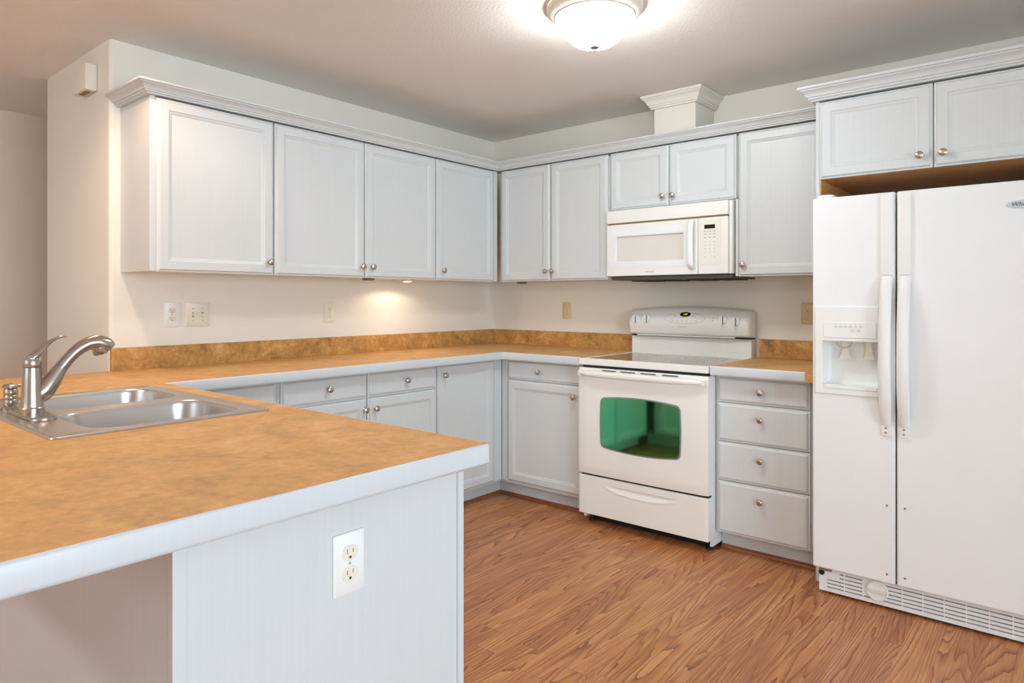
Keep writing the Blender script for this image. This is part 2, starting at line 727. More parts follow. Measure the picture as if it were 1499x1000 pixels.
# ------------------------------------------------------------------ cabinet hardware
bm = nb()
lathe(bm, [(.0, 0), (.008, 0), (.008, .002), (.0055, .004), (.0055, .011), (.009, .014), (.0145, .0175), (.0158, .021), (.0145, .0255), (.010, .0285), (.004, .0298), (0, .030)], 20)
KNOB_ME = None


def knob(parent, u, d, z, T):
    """mushroom knob: mesh shared by every knob"""
    global KNOB_ME
    if KNOB_ME is None:
        tmp = obj('knob', bm_knob, 'nickel', None)
        KNOB_ME = tmp.data
        bpy.data.objects.remove(tmp)
    o = bpy.data.objects.new('knob', KNOB_ME)
    C.objects.link(o)
    o.parent = parent
    p0 = Vector(T(u, d, z))
    dirv = Vector(T(u, d + 1, z)) - p0
    o.location = p0 - root_loc(parent)
    o.rotation_euler = dirv.to_track_quat('Z', 'Y').to_euler()
    return o


bm_knob = bm


def carcass(parent, u0, u1, z0, z1, depth, T, name='body', ends=()):
    if z1 < UT:
        return obj(name, box(nb(), u0, u1, .001, depth, z0, z1, T, .0015, 1), 'cabinet_paint', parent, 0)
    bm = box(nb(), u0, u1, .001, depth, z0, z1 - .016, T, .0015, 1)      # the box stops short below the crown: a deep reveal
    box(bm, u0 + (.0235 if ends else 0), u1, .001, depth - .061, z1 - .0158, z1, T)
    for a, b in ends:                                                     # end stiles run up to the crown
        box(bm, a, b, .001, depth, z1 - .0158, z1, T)
    return obj(name, bm, 'cabinet_paint', parent, 0)


def door(parent, u0, u1, z0, z1, d0, d1, T, kn=None):
    o = obj('door', panel(nb(), u0, u1, z0, z1, door_prof(d0, d1), T), 'cabinet_paint', parent, 25)
    if kn:
        knob(o, kn[0], d1, kn[1], T)
    return o


def drawer(parent, u0, u1, z0, z1, d0, d1, T, kn=None):
    o = obj('drawer', panel(nb(), u0, u1, z0, z1, drawer_prof(d0, d1), T), 'cabinet_paint', parent, 25)
    if kn:
        knob(o, kn[0], d1, kn[1], T)
    return o


# ------------------------------------------------------------------ wall cabinets
UB, UT = 1.355, 2.098        # bottom and top of the wall cabinets
DF, DC = .336, .316          # door face and carcass front
DZ0, DZ1 = 1.353, 2.090
GW = 'white wall cabinets'


def wall_cab(label, T, u0, u1, doors, z0=UB, dz0=DZ0, group=GW, depth=DC, face=DF, ends=()):
    c = T((u0 + u1) / 2, 0, z0)
    t = thing('wall_cabinet', label, 'cabinet', c, group)
    carcass(t, u0, u1, z0, UT, depth, T, 'body', ends)
    for a, b, kn in doors:
        door(t, a, b, dz0, DZ1, depth + .001, face, T, kn)
    return t


KZ = 1.413
wall_cab('white single-door wall cabinet at the open end of the left wall, above the light switches', LEFT, -2.545, -1.981,
         [(-2.521, -1.984, (-2.010, KZ))], ends=((-2.545, -2.522),))
wall_cab('white two-door wall cabinet in the middle of the left wall run', LEFT, -1.979, -.903,
         [(-1.976, -1.440, (-1.462, KZ)), (-1.434, -.906, (-1.394, KZ))])
t = wall_cab('white single-door wall cabinet on the left wall, next to the corner', LEFT, -.901, -.339,
             [(-.899, -.377, (-.853, KZ))])
obj('filler_strip', box(nb(), -.374, -.3385, .3165, .330, 1.355, 2.092, LEFT, .001, 1), 'cabinet_paint', t, 0)
t = wall_cab('white two-door wall cabinet on the back wall between the corner and the microwave', RIGHT, .338, 1.196,
             [(.360, .764, (.742, KZ)), (.772, 1.189, (.795, KZ))])
wall_cab('short white two-door wall cabinet directly above the microwave', RIGHT, 1.198, 1.968,
         [(1.208, 1.580, (1.553, 1.808)), (1.587, 1.963, (1.613, 1.806))], 1.762, 1.757)
t = wall_cab('tall narrow white wall cabinet between the microwave and the refrigerator', RIGHT, 1.970, 2.432,
         [(1.976, 2.405, (2.003, KZ))])
obj('filler_strip', box(nb(), 1.9605, 1.9745, .3165, .331, 1.355, 1.754, RIGHT, .001, 1), 'cabinet_paint', t, 0)

# refrigerator surround and the cabinet above the refrigerator
t = thing('fridge_cabinet', 'deep white two-door cabinet with wooden underside above the refrigerator', 'cabinet', (2.88, 0, 0))
FC = .618
carcass(t, 2.4515, 3.3185, 1.765, 2.098, FC, RIGHT)
obj('underside_panel', box(nb(), 2.4515, 3.3185, .02, FC - .002, 1.757, 1.7645, RIGHT), 'oak_interior', t, 0)
for a, b in ((2.434, 2.4505), (3.3195, 3.336)):
    obj('side_panel', box(nb(), a, b, .001, FC + .003, 0.001, 2.098, RIGHT, .001, 1), 'cabinet_paint', t, 0)
for a, b in ((2.4507, 2.4557), (3.3143, 3.3193)):
    obj('inner_veneer', box(nb(), a, b, .02, FC, .01, 1.7565, RIGHT), 'oak_interior', t, 0)
door(t, 2.453, 2.874, 1.757, 2.090, FC + .001, FC + .020, RIGHT, (2.832, 1.807))
door(t, 2.879, 3.300, 1.757, 2.090, FC + .001, FC + .020, RIGHT, (2.912, 1.807))


# crown mouldings
def crown_prof(z0, h, o):
    return [(.0, z0), (.24 * o, z0), (.27 * o, z0 + .03 * h), (.27 * o, z0 + .12 * h), (.36 * o, z0 + .13 * h), (.40 * o, z0 + .17 * h), (.40 * o, z0 + .28 * h),
            (.50 * o, z0 + .29 * h), (.53 * o, z0 + .40 * h), (.60 * o, z0 + .52 * h), (.72 * o, z0 + .64 * h), (.86 * o, z0 + .71 * h), (.86 * o, z0 + .78 * h),
            (.97 * o, z0 + .80 * h), (1.0 * o, z0 + .84 * h), (1.0 * o, z0 + .97 * h), (.97 * o, z0 + h), (0, z0 + h)]


cp = crown_prof(2.0985, .050, .066)
cp = [(-.064, cp[0][1])] + cp[1:-1] + [(-.064, cp[-1][1])]
bm = sweep(nb(), [(.001, -2.546), (.317, -2.546), (.317, -.317), (2.433, -.317)], cp, side=-1)
tag(obj('crown_molding', bm, 'cabinet_paint', None, 25), 'white crown moulding running along the top of the left and back wall cabinets', 'moulding')
cp = crown_prof(2.0985, .062, .060)
cp = [(-.064, cp[0][1])] + cp[1:-1] + [(-.064, cp[-1][1])]
bm = sweep(nb(), [(2.433, -.402), (2.433, -.622), (3.337, -.622), (3.337, -.001)], cp, side=-1)
tag(obj('crown_molding', bm, 'cabinet_paint', None, 25), 'white crown moulding on top of the cabinet above the refrigerator', 'moulding')

# boxed vent chase above the microwave cabinet
t = thing('vent_chase', 'white boxed vent chase with crown trim standing on the cabinets above the microwave', 'vent chase', (1.578, -.12, 2.0985))
obj('box', box(nb(), 1.453, 1.703, .001, .25, 2.0985, 2.398, RIGHT), 'wall_paint', t, 0)
cp = crown_prof(2.322, .076, .058)
bm = sweep(nb(), [(1.452, -.001), (1.452, -.251), (1.704, -.251), (1.704, -.001)], cp, side=-1)
obj('crown_trim', bm, 'wall_paint', t, 25)

# ------------------------------------------------------------------ base cabinets
BC, BF = .559, .579           # face frame and door face
TK = .485                     # toe kick
BT = .8675                    # top of the boxes


def base_cab(label, T, u0, u1, fronts, group='white base cabinets', filler=None, toe=None):
    c = T((u0 + u1) / 2, 0, 0)
    t = thing('base_cabinet', label, 'cabinet', c, group)
    carcass(t, u0, u1, .102, BT, BC, T)
    obj('toe_kick', box(nb(), *(toe or (u0, u1)), .001, TK, .001, .1015, T), 'cabinet_paint', t, 0)
    for f in fronts:
        (door if f[0] == 'door' else drawer)(t, f[1], f[2], f[3], f[4], BC + .001, BF, T, f[5])
    if filler:
        for a, b in filler:
            obj('filler_strip', box(nb(), a, b, BC + .0005, BC + .012, .118, .866, T, .001, 1), 'cabinet_paint', t, 0)
    return t


DT, DM0, DM1, DB = .8645, .7400, .7335, .116
base_cab('white base cabinet on the left wall nearest the sink, mostly hidden by the peninsula', LEFT, -2.612, -2.102,
         [('drawer', -2.575, -2.113, DM0, DT, (-2.344, .806)), ('door', -2.575, -2.113, DB, DM1, (-2.14, .68))])
base_cab('white base cabinet with two drawers over two doors in the middle of the left wall', LEFT, -2.100, -1.126,
         [('drawer', -2.089, -1.613, DM0, DT, (-1.845, .806)), ('drawer', -1.606, -1.133, DM0, DT, (-1.358, .806)),
          ('door', -2.089, -1.613, DB, DM1, (-1.632, .682)), ('door', -1.606, -1.133, DB, DM1, (-1.566, .682))])
base_cab('white base cabinet with one full-height door in the corner of the left wall', LEFT, -1.124, -.562,
         [('door', -1.120, -.646, DB, DT, (-1.079, .808))], filler=[(-.642, -.5725)], toe=(-1.124, -.4865))
base_cab('white base cabinet with one drawer over one door between the corner and the range', RIGHT, .5605, 1.193,
         [('drawer', .622, 1.183, .7465, .864, (.872, .803)), ('door', .622, 1.183, .120, .741, (1.125, .678))], filler=[(.5725, .618)], toe=(.4855, 1.193))
base_cab('white base cabinet with four stacked drawers between the range and the refrigerator', RIGHT, 1.953, 2.432,
         [('drawer', 1.967, 2.396, .7375, .861, (2.180, .798)), ('drawer', 1.967, 2.396, .5485, .733, (2.180, .671)),
          ('drawer', 1.967, 2.396, .3585, .544, (2.180, .479)), ('drawer', 1.967, 2.396, .104, .354, (2.180, .288))])

# peninsula cabinet (hollow: the sink bowls hang inside it)
PX, PY0, PY1 = 2.262, -3.286, -2.656
t = thing('peninsula_cabinet', 'white peninsula cabinet with plain end panel and electrical outlet, carrying the sink', 'cabinet', (1.4, -2.97, 0))
obj('end_panel', box(nb(), PX - .018, PX - .007, PY0 + .004, PY1 - .004, .001, BT, IDT), 'cabinet_paint', t, 0)
obj('end_stile', box(nb(), PX - .018, PX, PY1 - .017, PY1, .001, BT, IDT, .0015, 2), 'cabinet_paint', t, 0)
obj('end_stile', box(nb(), PX - .018, PX, PY0 - .0, PY0 + .021, .001, BT, IDT, .0015, 2), 'cabinet_paint', t, 0)
obj('back_panel', box(nb(), .001, PX - .0185, PY0 + .002, PY0 + .016, .001, BT, IDT), 'cabinet_paint', t, 0)
obj('side_panel', box(nb(), .001, .016, PY0 + .0165, -2.62, .001, BT, IDT), 'cabinet_paint', t, 0)
obj('face_frame', grid_prism(nb(), [.6, .64, 1.42, 1.46, 2.2, 2.243], [.102, .14, .72, .75, .83, BT],
                             lambda a, b: a < .64 or 1.42 < a < 1.46 or a > 2.2 or b < .14 or .72 < b < .75 or b > .83, -2.69, -2.6745,
                             lambda a, b, c: (a, c, b)), 'cabinet_paint', t, 0)
obj('toe_kick', box(nb(), .5, 2.243, -2.76, -2.745, .001, .1015), 'cabinet_paint', t, 0)
PEN = lambda u, d, z: (-u, -2.674 + d, z)
for a, b, k in ((-2.22, -1.85, -1.88), (-1.84, -1.45, -1.81), (-1.43, -1.04, -1.07), (-1.03, -.64, -1.0)):
    door(t, a, b, DB, DM1, .0005, .018, PEN, (k, .68))
    drawer(t, a, b, DM0, DT, .0005, .018, PEN, ((a + b) / 2, .806) if a < -1.44 else None)

# shoe mouldings along the floor
qp = [(-.002, .0005), (.017, .0005), (.0165, .006), (.014, .012), (.009, .016), (.002, .0185), (-.002, .0185)]
struct('trim_1', sweep(nb(), [(TK + .003, -2.60), (TK + .003, -TK - .003), (1.195, -TK - .003)], qp, side=-1), 'shoe_wood')
struct('trim_2', sweep(nb(), [(1.957, -TK - .003), (2.433, -TK - .003)], qp, side=-1), 'shoe_wood')

# ------------------------------------------------------------------ countertops
CT, CB = .914, .868
SX0, SX1, SY0, SY1 = .700, 1.530, -3.240, -2.692     # sink rim
t = thing('countertop', 'long tan stone-patterned countertop with white edge wrapping the corner and the peninsula', 'countertop', (.3, -1.5, CB))
HX0, HX1, HY0, HY1 = SX0 + .02, SX1 - .02, SY0 + .02, SY1 - .02


def in_top(x, y):
    if HX0 < x < HX1 and HY0 < y < HY1:
        return False
    if y > -.616:
        return x < 1.197
    if y > -2.632:
        return x < .616
    return x < 2.292


bm = grid_prism(nb(), sorted([.001, .616, HX0, HX1, 1.197, 2.292]), sorted([-.001, -.616, -2.632, HY0, HY1, -3.562]), in_top, CB + .0005, CT - .012)
obj('slab', bm, 'counter_laminate', t, 0)
HX = .012
bm = grid_prism(nb(), sorted([.001, .616 + HX, HX0, HX1, 1.197, 2.292 + HX]), sorted([-.001, -.616 - HX, -2.632 + HX, HY0, HY1, -3.562 - HX]),
                lambda x, y: (not (HX0 < x < HX1 and HY0 < y < HY1)) and ((y > -.616 - HX and x < 1.197) or (-2.632 + HX < y <= -.616 - HX and x < .616 + HX) or (y <= -2.632 + HX and x < 2.292 + HX)), CT - .0115, CT)
obj('laminate_sheet', bm, 'counter_laminate', t, 0)


def arc(cx, cy, r, a0, a1, n=5):
    return [(cx + r * math.cos(math.radians(a0 + (a1 - a0) * k / n)), cy + r * math.sin(math.radians(a0 + (a1 - a0) * k / n))) for k in range(n + 1)]


ep = [(-.001, CB), (.014, CB), (.0175, CB + .003), (.0185, CB + .008), (.0185, CT - .005), (.0170, CT - .0015), (.0150, CT), (.0122, CT), (.0122, CT - .0118), (-.001, CT - .0118)]
path = [(1.197, -.6155), (.6155, -.6155), (.6155, -2.6325), (2.2905, -2.6325), (2.2925, -2.6345), (2.2925, -3.5605), (2.2905, -3.5625), (.001, -3.5625)]
obj('edge_trim', sweep(nb(), path, ep, side=1), 'edge_paint', t, 40)
bm = nb()
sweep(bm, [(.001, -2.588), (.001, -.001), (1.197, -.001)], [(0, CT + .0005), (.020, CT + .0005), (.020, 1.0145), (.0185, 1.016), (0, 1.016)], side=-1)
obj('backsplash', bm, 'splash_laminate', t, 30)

t = thing('countertop', 'short tan countertop between the range and the refrigerator', 'countertop', (2.19, -.3, CB))
obj('slab', grid_prism(nb(), [1.954, 2.392, 2.4325], [-.634, -.616, -.001], lambda a, b: a > 2.392 or b > -.616, CB + .0005, CT - .012), 'counter_laminate', t, 0)
obj('laminate_sheet', grid_prism(nb(), [1.954, 2.392, 2.4325], [-.634, -.616 - HX, -.001], lambda a, b: a > 2.392 or b > -.616 - HX, CT - .0115, CT), 'counter_laminate', t, 0)
obj('edge_trim', sweep(nb(), [(2.3915, -.6155), (1.954, -.6155)], ep, side=1), 'edge_paint', t, 40)
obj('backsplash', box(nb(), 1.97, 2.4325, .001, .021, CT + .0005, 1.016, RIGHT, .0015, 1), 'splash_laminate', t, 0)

# ------------------------------------------------------------------ sink
t = thing('sink', 'double-bowl stainless steel sink set into the peninsula countertop', 'sink', ((SX0 + SX1) / 2, (SY0 + SY1) / 2, CT))
B1 = (SX0 + .045, 1.078, -3.132, -2.738)     # far bowl
B2 = (1.148, SX1 - .042, -3.140, -2.738)     # near bowl
zr = CT + .0035
bm = nb()
edges = []
outer = rrect(SX0, SX1, SY0, SY1, .022, 4)


def inset(r0, k):
    return rrect(SX0 + k, SX1 - k, SY0 + k, SY1 - k, max(.004, r0 - k), 4)


rings = [[(x, y, CT + .0006) for x, y in inset(.022, 0)], [(x, y, CT + .0045) for x, y in inset(.022, .002)], [(x, y, CT + .006) for x, y in inset(.022, .006)],
         [(x, y, CT + .0055) for x, y in inset(.022, .011)], [(x, y, zr) for x, y in inset(.022, .017)]]
rv = [[bm.verts.new(p) for p in r] for r in rings]
n = len(rv[0])
for a, b in zip(rv, rv[1:]):
    for i in range(n):
        bm.faces.new((a[i], a[(i + 1) % n], b[(i + 1) % n], b[i]))
for i in range(n):
    edges.append(bm.edges.get((rv[-1][i], rv[-1][(i + 1) % n])))
for B in (B1, B2):
    vs = [bm.verts.new((x, y, zr)) for x, y in rrect(*B, .075, 8)]
    for i in range(len(vs)):
        edges.append(bm.edges.new((vs[i], vs[(i + 1) % len(vs)])))
bmesh.ops.triangle_fill(bm, use_beauty=True, use_dissolve=False, edges=edges)
obj('rim', bm, 'stainless_rim', t, 30)
for B in (B1, B2):
    def rr(k, rad):
        return rrect(B[0] + k, B[1] - k, B[2] + k, B[3] - k, rad, 8)
    prof = [(0, 0, .075), (.003, -.001, .073), (.0055, -.005, .071), (.007, -.012, .07), (.016, -.150, .066), (.022, -.168, .06), (.034, -.180, .05), (.055, -.185, .035)]
    bm = ring_stack(nb(), [[(x, y, zr + dz) for x, y in rr(k, rad)] for k, dz, rad in prof], cap0=False, cap1=True)
    b = obj('bowl', bm, 'stainless', t, 50)
    cx, cy = (B[0] + B[1]) / 2, (B[2] + B[3]) / 2
    bm = lathe(nb(), [(.056, 0), (.056, .002), (.050, .0035), (.042, .0015), (.040, -.002), (.0, -.002)], 28, Matrix.Translation((cx, cy, zr - .1845)))
    obj('drain', bm, 'nickel', b)

# ------------------------------------------------------------------ faucet
FX, FY = 1.125, -3.170
t = thing('faucet', 'brushed nickel single-handle kitchen faucet at the sink', 'faucet', (FX, FY, zr))
zb = zr + .0006


def stadium(x0, x1, y0, y1, n=10):
    r = (y1 - y0) / 2
    return rrect(x0, x1, y0, y1, r - .0005, n)


bm = ring_stack(nb(), [[(x, y, zb) for x, y in stadium(FX - .127, FX + .127, FY - .033, FY + .033)], [(x, y, zb + .005) for x, y in stadium(FX - .126, FX + .126, FY - .032, FY + .032)],
                       [(x, y, zb + .008) for x, y in stadium(FX - .122, FX + .122, FY - .028, FY + .028)]])
obj('deck_plate', bm, 'faucet_nickel', t)
z0 = zb + .0081
bm = lathe(nb(), [(.0295, z0), (.0295, z0 + .012), (.0275, z0 + .0145), (.0272, z0 + .016), (.026, z0 + .03), (.0235, z0 + .08), (.0215, z0 + .118), (.0210, z0 + .122), (.019, z0 + .123)], 32,
           Matrix.Translation((FX, FY, 0)))
# spout neck blends out of the front of the body
obj('body', bm, 'faucet_nickel', t)
ctr = spline([(FY + .004, .958), (FY + .022, .975), (FY + .040, 1.000), (FY + .063, 1.036), (FY + .070, 1.046)], 5)
rad = spline([(.016,), (.0250,), (.0240,), (.0180,), (.0168,)], 5)
obj('spout_neck', tube(nb(), [(FX, y, z) for y, z in ctr], [(r[0] * .92, r[0]) for r in rad], 24), 'faucet_nickel', t)
ctr = spline([(FY + .0705, 1.0468), (FY + .088, 1.069), (FY + .110, 1.091), (FY + .135, 1.106), (FY + .160, 1.110), (FY + .180, 1.102), (FY + .192, 1.091)], 5)
rad = spline([(.0165,), (.0162,), (.0170,), (.0190,), (.0215,), (.0220,), (.0185,)], 5)
sp = obj('spray_head', tube(nb(), [(FX, y, z) for y, z in ctr], [(r[0], r[0]) for r in rad], 24), 'faucet_nickel', t)
bm = lathe(nb(), [(.014, .014), (.0195, .012), (.0190, -.006), (.0170, -.011), (.013, -.0115), (.0, -.010)], 24,
           axis_mat((FX, FY + .166, 1.085), (0, -.25, 1)))
obj('nozzle', bm, 'faucet_nickel', sp)
# handle: cap and lever
zc = z0 + .1235
bm = lathe(nb(), [(.0215, zc), (.0225, zc + .003), (.0225, zc + .016), (.020, zc + .023), (.012, zc + .028), (.0, zc + .030)], 32, Matrix.Translation((FX, FY, 0)))
h = obj('handle_cap', bm, 'faucet_nickel', t)
ctr = spline([(FY - .012, zc + .012), (FY + .004, zc + .028), (FY + .026, zc + .052), (FY + .046, zc + .070), (FY + .066, zc + .079), (FY + .082, zc + .079)], 5)
rad = spline([(.014, .012), (.0175, .012), (.0130, .0075), (.0100, .0048), (.0092, .0035), (.006, .0022)], 5)
obj('lever', tube(nb(), [(FX, y, z) for y, z in ctr], rad, 18), 'faucet_nickel', h)

# soap dispenser
t = thing('soap_dispenser', 'brushed nickel soap dispenser pump beside the faucet', 'soap dispenser', (.945, FY - .006, zr))
z0 = zr + .0006
bm = lathe(nb(), [(.024, z0), (.024, z0 + .004), (.020, z0 + .008), (.016, z0 + .011), (.0175, z0 + .016), (.0175, z0 + .024), (.0165, z0 + .026), (.0178, z0 + .029), (.0178, z0 + .037), (.0165, z0 + .039), (.0178, z0 + .042),
                  (.0178, z0 + .054), (.015, z0 + .058), (.0, z0 + .058)], 24, Matrix.Translation((.945, FY - .006, 0)))
obj('collar', bm, 'faucet_nickel', t)
bm = lathe(nb(), [(.016, z0 + .0585), (.0205, z0 + .061), (.0205, z0 + .066), (.015, z0 + .071), (.0, z0 + .073)], 24, Matrix.Translation((.945, FY - .006, 0)))
pm = obj('pump_head', bm, 'faucet_nickel', t)
obj('nozzle', tube(nb(), [(.945, FY + .012, z0 + .064), (.945, FY + .03, z0 + .0645), (.945, FY + .045, z0 + .062)], [.0045, .0042, .0036], 12), 'faucet_nickel', pm)

# ------------------------------------------------------------------ range
RX0, RX1 = 1.2005, 1.9495
RF = .640
t = thing('range', 'cream freestanding electric range with green-tinted oven window', 'range', ((RX0 + RX1) / 2, -.34, 0))
obj('body', box(nb(), RX0, RX1, .010, RF - .042, .064, .872, RIGHT, .002, 1), 'appliance_white', t, 0)
for a in (RX0, RX1 - .012):
    obj('side_skirt', box(nb(), a, a + .012, .010, RF - .046, .026, .0638, RIGHT), 'appliance_white', t, 0)
for u, d in ((RX0 + .03, .56), (RX1 - .03, .56), (RX0 + .03, .06), (RX1 - .03, .06)):
    bm = lathe(nb(), [(.018, .0005), (.018, .010), (.008, .012), (.008, .0258)], 16, Matrix.Translation((u, -d, 0)))
    obj('foot', bm, 'slot_dark', t)
ct = obj('cooktop', grid_prism(nb(), [RX0, RX0 + .022, RX1 - .022, RX1], [.074, .10, RF - .035, RF + .006],
                               lambda a, b: not (RX0 + .022 < a < RX1 - .022 and .10 < b < RF - .035), .8755, .9105, RIGHT), 'appliance_cream', t, 0)
bv = ct.modifiers.new('bevel', 'BEVEL')
bv.width, bv.segments, bv.limit_method = .005, 3, 'ANGLE'
gl = obj('glass_surface', box(nb(), RX0 + .0222, RX1 - .0222, .1002, RF - .0352, .8760, .9085, RIGHT), 'cooktop_glass', ct, 0)
for u, d, r in ((RX0 + .20, .47, .115), (RX1 - .19, .47, .09), (RX0 + .19, .22, .09), (RX1 - .20, .22, .115)):
    bm = nb()
    for ra, rb in ((r, r - .004), (r * .6, r * .6 - .003)):
        ring_stack(bm, [[(u + q * math.cos(2 * math.pi * k / 40), -d + q * math.sin(2 * math.pi * k / 40), .9088) for k in range(40)] for q in (ra, rb)], False, False)
    obj('burner_ring', bm, 'burner_grey', gl, 0)
# dark gap under the cooktop
obj('vent_gap', box(nb(), RX0 + .02, RX1 - .004, RF - .0415, RF - .006, .8625, .8750, RIGHT), 'black_gap', t, 0)
# oven door
od = obj('oven_door', height_panel(nb(), RX0, RX1, .283, .8615, 24, 20,
                                   lambda u, z, f: RF + .012 + .006 * (1 - ((u - 1.575) / .375) ** 2) - (.006 if (f in (0, 1)) else 0) - (.006 if (u < RX0 + .001 or u > RX1 - .001) else 0),
                                   RF - .041, RIGHT), 'appliance_cream', t, 30)
DFR = RF + .0185


def barrel(u0, u1, z0, z1, bz, bu, r, n=14):
    pts = []
    base = rrect(u0, u1, z0, z1, r, 6)
    dense = []
    for a, b in zip(base, base[1:] + base[:1]):
        m_ = max(1, int(math.hypot(b[0] - a[0], b[1] - a[1]) / .02))
        for k in range(m_):
            dense.append((a[0] + (b[0] - a[0]) * k / m_, a[1] + (b[1] - a[1]) * k / m_))
    uc, zc_, hu, hz = (u0 + u1) / 2, (z0 + z1) / 2, (u1 - u0) / 2, (z1 - z0) / 2
    for u, z in dense:
        fu, fz = (u - uc) / hu, (z - zc_) / hz
        pts.append((u + bu * fu * (1 - fz * fz), z + bz * fz * (1 - fu * fu)))
    return pts


wi = obj('window_border', plate(nb(), barrel(1.350, 1.810, .441, .706, .017, .006, .022), RF + .0135, DFR + .0004, RIGHT), 'frit_border', od, 0)
obj('window', plate(nb(), barrel(1.357, 1.803, .448, .699, .017, .006, .020), DFR + .0005, DFR + .0015, RIGHT), 'oven_window_glass', wi, 0)
# handle: wide bar pulled to a point at both ends
us = [1.209, 1.216, 1.235, 1.27, 1.34, 1.45, 1.575, 1.70, 1.81, 1.88, 1.915, 1.934, 1.941]
ds = [.006, .014, .026, .036, .042, .045, .046, .045, .042, .036, .026, .014, .006]
hs = [.003, .006, .010, .014, .0165, .0175, .018, .0175, .0165, .014, .010, .006, .003]
rings = []
for u, d, hh in zip(us, ds, hs):
    rings.append([RIGHT(u, DFR - .004 + d - .011 + .011 * math.cos(2 * math.pi * k / 16), .832 + hh * math.sin(2 * math.pi * k / 16)) for k in range(16)])
hb = ring_stack(nb(), rings)
obj('handle', hb, 'appliance_cream', od, 50)
for ua in (1.208, 1.915):
    obj('handle_mount', box(nb(), ua, ua + .028, DFR - .006, DFR + .012, .818, .846, RIGHT, .003, 2), 'appliance_cream', od, 0)
for a in (1.358, 1.470, 1.590, 1.712):
    obj('vent_slot', box(nb(), a, a + .085, DFR - .006, DFR - .0005 + .0012, .8515, .8550, RIGHT), 'slot_dark', od, 0)
obj('drawer_gap', box(nb(), RX0 + .015, RX1 - .004, RF - .041, RF - .004, .2715, .2825, RIGHT), 'black_gap', t, 0)


def scoop(u, z, f):
    base = RF + .010 - (.005 if (f in (0, 1) or u < RX0 + .001 or u > RX1 - .001) else 0)
    s = (u - 1.580) / .205
    if abs(s) < 1:
        top = .2350
        bot = top - .034 * (1 - s * s) ** .6 - .002
        if z <= top + .002 and z >= bot:
            q = (z - bot) / (top - bot)
            base -= .016 * min(1, q) ** 1.5 * (1 - s ** 4)
        elif bot - .012 <= z < bot:
            base += .003 * (1 - (bot - z) / .012)
    return base


obj('storage_drawer', height_panel(nb(), RX0, RX1, .062, .271, 72, 80, scoop, RF - .041, RIGHT), 'appliance_cream', t, 40)
obj('floor_gap_shade', box(nb(), RX0 + .02, RX1 - .02, RF - .13, RF - .09, .006, .0636, RIGHT), 'black_gap', t, 0)  # black block standing in for the shade below the drawer
# backguard
obj('backguard', box(nb(), RX0 + .003, RX1 - .003, .012, .070, .8765, 1.015, RIGHT, .002, 1), 'appliance_cream', t, 0)
ZT = lambda u: 1.172 + .022 * (1 - ((u - 1.575) / .375) ** 2) - (.010 if (u < RX0 + .004 or u > RX1 - .004) else 0)


def bgd(u, z, f):
    d = .100 + .016 * math.sin(math.pi * min(1, f * 1.02)) - .030 * max(0, f - .55) / .45
    if f > .93:
        d -= .03 * ((f - .93) / .07) ** 2
    if f < .05:
        d -= .012 * ((.05 - f) / .05)
    e = min(u - RX0, RX1 - u)
    if e < .012:
        d -= .014 * (1 - e / .012) ** 2
    return d


cpn = obj('control_panel', height_panel(nb(), RX0 + .0005, RX1 - .0005, 1.0245, 1.172, 60, 24, bgd, .012, RIGHT, ZT), 'appliance_cream', t, 50)
obj('panel_gap', box(nb(), RX0 + .012, RX1 - .003, .012, .088, 1.0152, 1.0243, RIGHT), 'black_gap', t, 0)
obj('panel_lip', box(nb(), RX0 + .055, RX1 - .085, .080, .1015, 1.0175, 1.0242, RIGHT, .002, 1), 'appliance_cream', t, 0)


def bgdepth(u, z):
    return bgd(u, z, (z - 1.0245) / (ZT(u) - 1.0245))


TB = lambda u, d, z: RIGHT(u, bgdepth(u, z) + d, z)      # follows the curved face of the control panel
for u, z in ((1.253, 1.117), (1.328, 1.120), (1.800, 1.121), (1.874, 1.113)):
    kd = bgdepth(u, z)
    bm = lathe(nb(), [(.0265, -.006), (.0265, .003), (.0235, .007), (.0, .008)], 28, axis_mat((u, -kd, z), (0, -1, .12)))
    k = obj('control_knob', bm, 'white_plastic', cpn)
    obj('grip', box(nb(), u - .0065, u + .0065, kd + .004, kd + .026, z - .026, z + .024, RIGHT, .004, 2), 'white_plastic', k, 0)
    bm = nb()
    box(bm, u + .0066, u + .0078, kd + .010, kd + .024, z - .022, z + .020, RIGHT)
    obj('grip_shade', bm, 'grey_mark', k, 0)  # grey strip paints the shaded right side of the grip


def oval(cx, cz, a, b, n=40):
    return [(cx + a * math.cos(2 * math.pi * k / n), cz + b * math.sin(2 * math.pi * k / n)) for k in range(n)]


def surf_plate(outline, d0, d1):
    return ring_stack(nb(), [[TB(u, d0, z) for u, z in outline], [TB(u, d1, z) for u, z in outline]])


bm = nb()
oa, ob_ = oval(1.572, 1.126, .125, .033), oval(1.572, 1.126, .1225, .0305)
ring_stack(bm, [[TB(u, .0012, z) for u, z in oa], [TB(u, .0012, z) for u, z in ob_]], False, False)
obj('keypad_outline', bm, 'faint_mark', cpn, 0)
dsp = obj('clock_display', surf_plate(oval(1.572, 1.148, .034, .0135, 28), -.001, .0015), 'display_black', cpn, 0)
text_mesh('clock_digits', '1:07', .0145, TB, 1.573, .0021, 1.148, 'clock_green', dsp)
for i in range(6):
    u = 1.500 + i * .029
    obj('key', surf_plate(oval(u, 1.112 - .004 * math.sin(math.pi * i / 5), .008, .0032, 16), -.0005, .0012), 'frame_bevel', cpn, 0)
for u, z in ((1.512, 1.140), (1.632, 1.140)):
    obj('key', surf_plate(oval(u, z, .009, .0035, 16), -.0005, .0012), 'frame_bevel', cpn, 0)
obj('indicator_light', surf_plate(oval(1.710, 1.125, .0065, .005, 16), -.0005, .002), 'white_plastic', cpn, 0)
